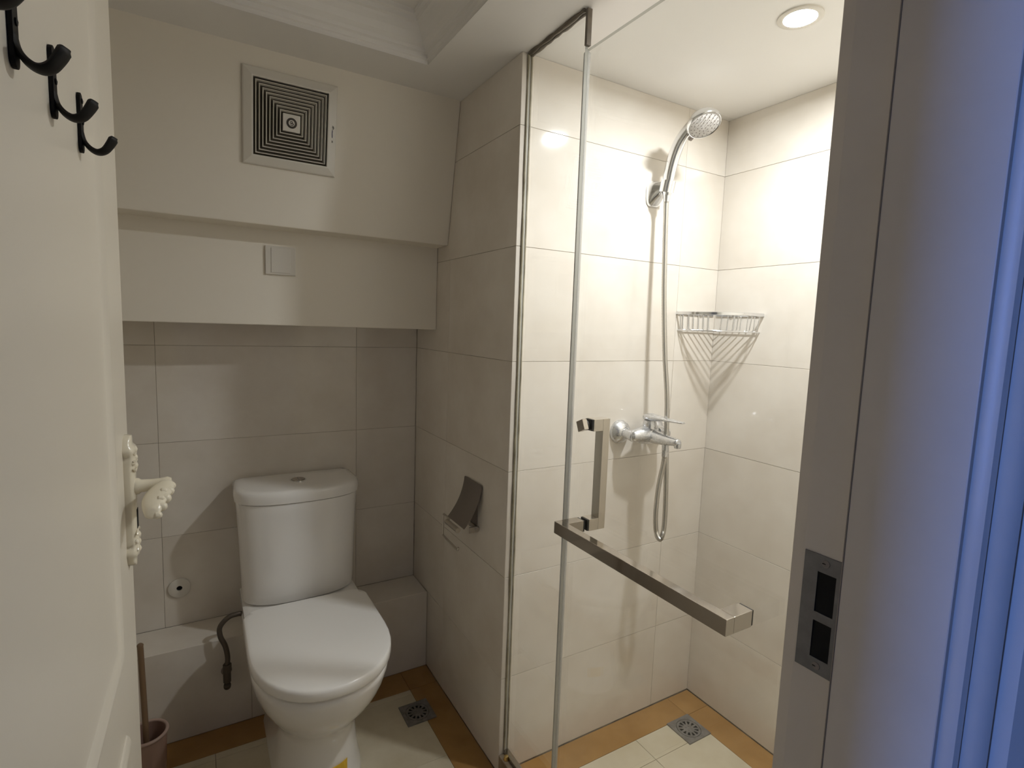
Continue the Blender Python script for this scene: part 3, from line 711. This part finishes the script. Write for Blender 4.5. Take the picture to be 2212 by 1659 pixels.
# ------------------------------------------------------------------ shower hose, bracket and hand shower
OX, OY, OZ = MX, MY - .0705, MZ - .036
t = thing('shower_hose', (OX, OY, .68), 'long ribbed chrome shower hose looping below the mixer tap', 'shower hose')
HP = bez([(OX, OY, OZ - .001), (OX - .002, OY + .001, OZ - .04), (OX - .014, OY + .004, .87), (OX - .020, OY + .003, .78), (OX - .014, OY, .722), (OX + .002, OY - .002, .702), (OX + .016, OY - .001, .735),
          (OX + .0185, OY + .002, .82), (OX + .020, OY + .010, .93), (OX + .025, OY + .024, 1.05), (OX + .028, OY + .034, 1.15), (OX + .022, OY + .048, 1.28), (OX + .016, OY + .060, 1.45), (OX + .014, OY + .068, 1.60), (OX + .0115, OY + .072, 1.735), (OX + .0100, OY + .072, 1.757)], 40)
rad = [.0070 + (.0010 if i % 2 else 0) for i in range(len(HP))]
MB().tube(HP, rad, 10).build('ribbed_tube', BRAID, t, smooth=75)
MB().tube([(OX, OY, OZ + .002), (OX, OY, OZ - .020)], .0098, 8).build('nut', SCALED, t, smooth=30)
BX, BY, BZ = 1.246, YS, 1.776
t = thing('shower_bracket', (BX, BY, BZ), 'chrome wall bracket that holds the hand shower', 'shower bracket')
rings = []
for o_, wv, hv, dz in ((.0003, .030, .036, 0), (.004, .031, .037, 0), (.012, .029, .035, .002), (.024, .024, .028, .006), (.036, .018, .021, .009), (.044, .013, .016, .010)):
    rings.append([(BX + wv * math.copysign(abs(math.cos(a)) ** .6, math.cos(a)), BY - o_, BZ + dz + hv * math.copysign(abs(math.sin(a)) ** .75, math.sin(a)) * (1.0 if math.sin(a) > 0 else 1.15)) for a in [2 * PI * k / 28 for k in range(28)]])
MB().loft(rings).build('base', CHROME, t, smooth=50)
ck = Vector((0, .045, -.20)).normalized()
Mk = frame((BX, BY - .060, BZ + .012), (1, 0, 0), ck.cross(Vector((1, 0, 0))), ck)
clip = MB(); R1, R2 = .0165, .0225; seg = 22; rings = []
for k in range(seg + 1):
    a = math.radians(-60 + 300 * k / seg) + PI * .5 + math.radians(30)
    c, s = math.cos(a), math.sin(a)
    rings.append([(R1 * c, R1 * s, -.016), (R2 * c, R2 * s, -.016), (R2 * c, R2 * s, .018), (R1 * c * .93, R1 * s * .93, .018)])
clip.loft(rings, True, 0, Mk); clip.build('clip', CHROME, t, smooth=40)
t = thing('hand_shower', (BX, BY - .06, BZ), 'chrome hand shower with curved handle and round spray head', 'shower head')
hp = bez([(BX, BY - .0595, BZ - .016), (BX, BY - .0605, BZ + .018), (BX, BY - .066, BZ + .055), (BX, BY - .080, BZ + .100), (BX, BY - .102, BZ + .138), (BX, BY - .135, BZ + .166), (BX, BY - .160, BZ + .176)], 5)
n = len(hp)
MB().tube(hp, [.0115 + .0068 * math.sin(PI * (i / n) ** .8) for i in range(n)], 18, flat=(.9, 1.10)).build('handle', CHROME, t, smooth=60)
MB().tube([(BX, BY - .059, BZ - .034), (BX, BY - .0595, BZ - .014)], [.0085, .0118], 16).build('cone_nut', CHROME, t, smooth=40)
hn_ = Vector((-.10, -.50, -.86)).normalized(); hu = Vector((0, 1, -.58)); hu = (hu - hn_ * hu.dot(hn_)).normalized(); hxv = hu.cross(hn_)
hc = Vector((BX, BY - .183, BZ + .158))
Mh = frame(hc, hxv, hu, hn_)
MB().lathe([(.0, -.030), (.020, -.029), (.036, -.022), (.044, -.010), (.0475, -.002), (.0475, .005), (.0450, .0075), (.0435, .0065)], 36, 0, Mh, caps=False).build('head', CHROME, t, smooth=45)
fp = MB().lathe([(.0445, .0050), (.040, .0066), (.0, .0072)], 32, 0, Mh, caps=False).build('spray_face', SHOWERF, t, smooth=40)
nz = MB()
for rr_, cnt in ((.010, 6), (.019, 10), (.028, 14), (.037, 18)):
    for k in range(cnt):
        a = 2 * PI * k / cnt + rr_ * 50; nz.lathe([(.0013, .0066), (.0011, .0086), (.0, .0087)], 6, 0, Mh @ Matrix.Translation((rr_ * math.cos(a), rr_ * math.sin(a), 0)))
tag(nz.build('nozzles', DARKSTEEL, fp), kind='stuff')
MB().box((-.006, .040, -.003), (.006, .058, .006), 0, Mh).build('mode_lever', DARKSTEEL, t, bevel=.002)

# ------------------------------------------------------------------ corner basket
t = thing('corner_shelf', (XR, YS, 1.35), 'chrome wire corner shelf basket in the shower corner', 'shower shelf')
RB, ZT, ZB = .190, 1.4120, 1.3560
def cor(a, r=RB): return (XR - r * math.cos(a), YS - r * math.sin(a))
bt = MB(); rings = []
for k in range(33):
    a = PI / 2 * k / 32; rings.append([(*cor(a, r), z) for r, z in ((RB, ZT - .006), (RB + .003, ZT - .004), (RB + .003, ZT + .004), (RB, ZT + .006), (RB - .003, ZT + .004), (RB - .003, ZT - .004))])
bt.loft(rings); bt.build('top_band', CHROME, t, smooth=50)
MB().box((XR - RB - .002, YS - .0040, ZT - .005), (XR - .010, YS - .0006, ZT + .005)).build('wall_rail', CHROME, t, bevel=.0008)
MB().box((XR - .0040, YS - RB - .002, ZT - .005), (XR - .0006, YS - .010, ZT + .005)).build('wall_rail', CHROME, t, bevel=.0008)
RL = RB - .010
MB().tube([(*cor(PI / 2 * k / 24, RL), ZB) for k in range(25)], .0020, 8).build('bottom_ring', CHROME, t, smooth=60)
MB().tube([(XR - RL, YS - .006, ZB), (XR - .006, YS - .006, ZB), (XR - .006, YS - RL, ZB)], .0020, 8).build('bottom_back_wire', CHROME, t, smooth=60)
for k in range(9):
    c = .040 + .0255 * k        # chord x' + y' = c, bent upwards at both ends
    if c <= RL - .004:
        e0, e1 = (c - .006, .006), (.006, c - .006); up0_, up1_ = (e0[0] + .001, .0035), (.0035, e1[1] + .001)
    else:
        q = math.sqrt(max(0.0, 2 * RL * RL - c * c)); e0, e1 = ((c + q) / 2, (c - q) / 2), ((c - q) / 2, (c + q) / 2)
        f_ = (RB - .002) / RL; up0_, up1_ = (e0[0] * f_, e0[1] * f_), (e1[0] * f_, e1[1] * f_)
    P_ = [(XR - up0_[0], YS - up0_[1], ZT - .003), (XR - e0[0], YS - e0[1], ZB + .006), (XR - (e0[0] * .96 + e1[0] * .04), YS - (e0[1] * .96 + e1[1] * .04), ZB + .001),
          (XR - (e1[0] * .96 + e0[0] * .04), YS - (e1[1] * .96 + e0[1] * .04), ZB + .001), (XR - e1[0], YS - e1[1], ZB + .006), (XR - up1_[0], YS - up1_[1], ZT - .003)]
    MB().tube(P_, .0020, 6).build('wire', CHROME, t, smooth=70)
for k in range(2):
    a = math.radians(33 + 24 * k)
    MB().tube([(*cor(a, RB - .001), ZT - .003), (*cor(a, RL), ZB)], .0015, 6).build('upright', CHROME, t, smooth=70)
for p0 in ((XR - .075, YS - .004, ZT), (XR - .004, YS - .075, ZT)):
    d_ = (0, -1, 0) if p0[1] > YS - .01 else (-1, 0, 0)
    MB().lathe([(.0055, 0), (.0055, .002), (.003, .004), (.0, .0044)], 14, 0, frame(p0, Vector(d_).cross(Vector((0, 0, 1))), (0, 0, 1), d_)).build('screw', CHROME, t, smooth=40)

# ------------------------------------------------------------------ recessed downlight over the shower
t = thing('downlight', (*LAMP_POS, ZC), 'bright round recessed downlight in the shower ceiling', 'light')
Ml = Matrix.Translation((*LAMP_POS, ZC))
MB().lathe([(.0480, .0), (.0480, -.003), (.044, -.0045), (.0350, -.0036), (.0340, -.0005)], 40, 0, Ml, caps=False).build('rim', PLASTIC, t, smooth=40)
MB().lathe([(.0340, -.0012), (.0, -.0012)], 40, 0, Ml, caps=False).build('diffuser', LAMPM, t)
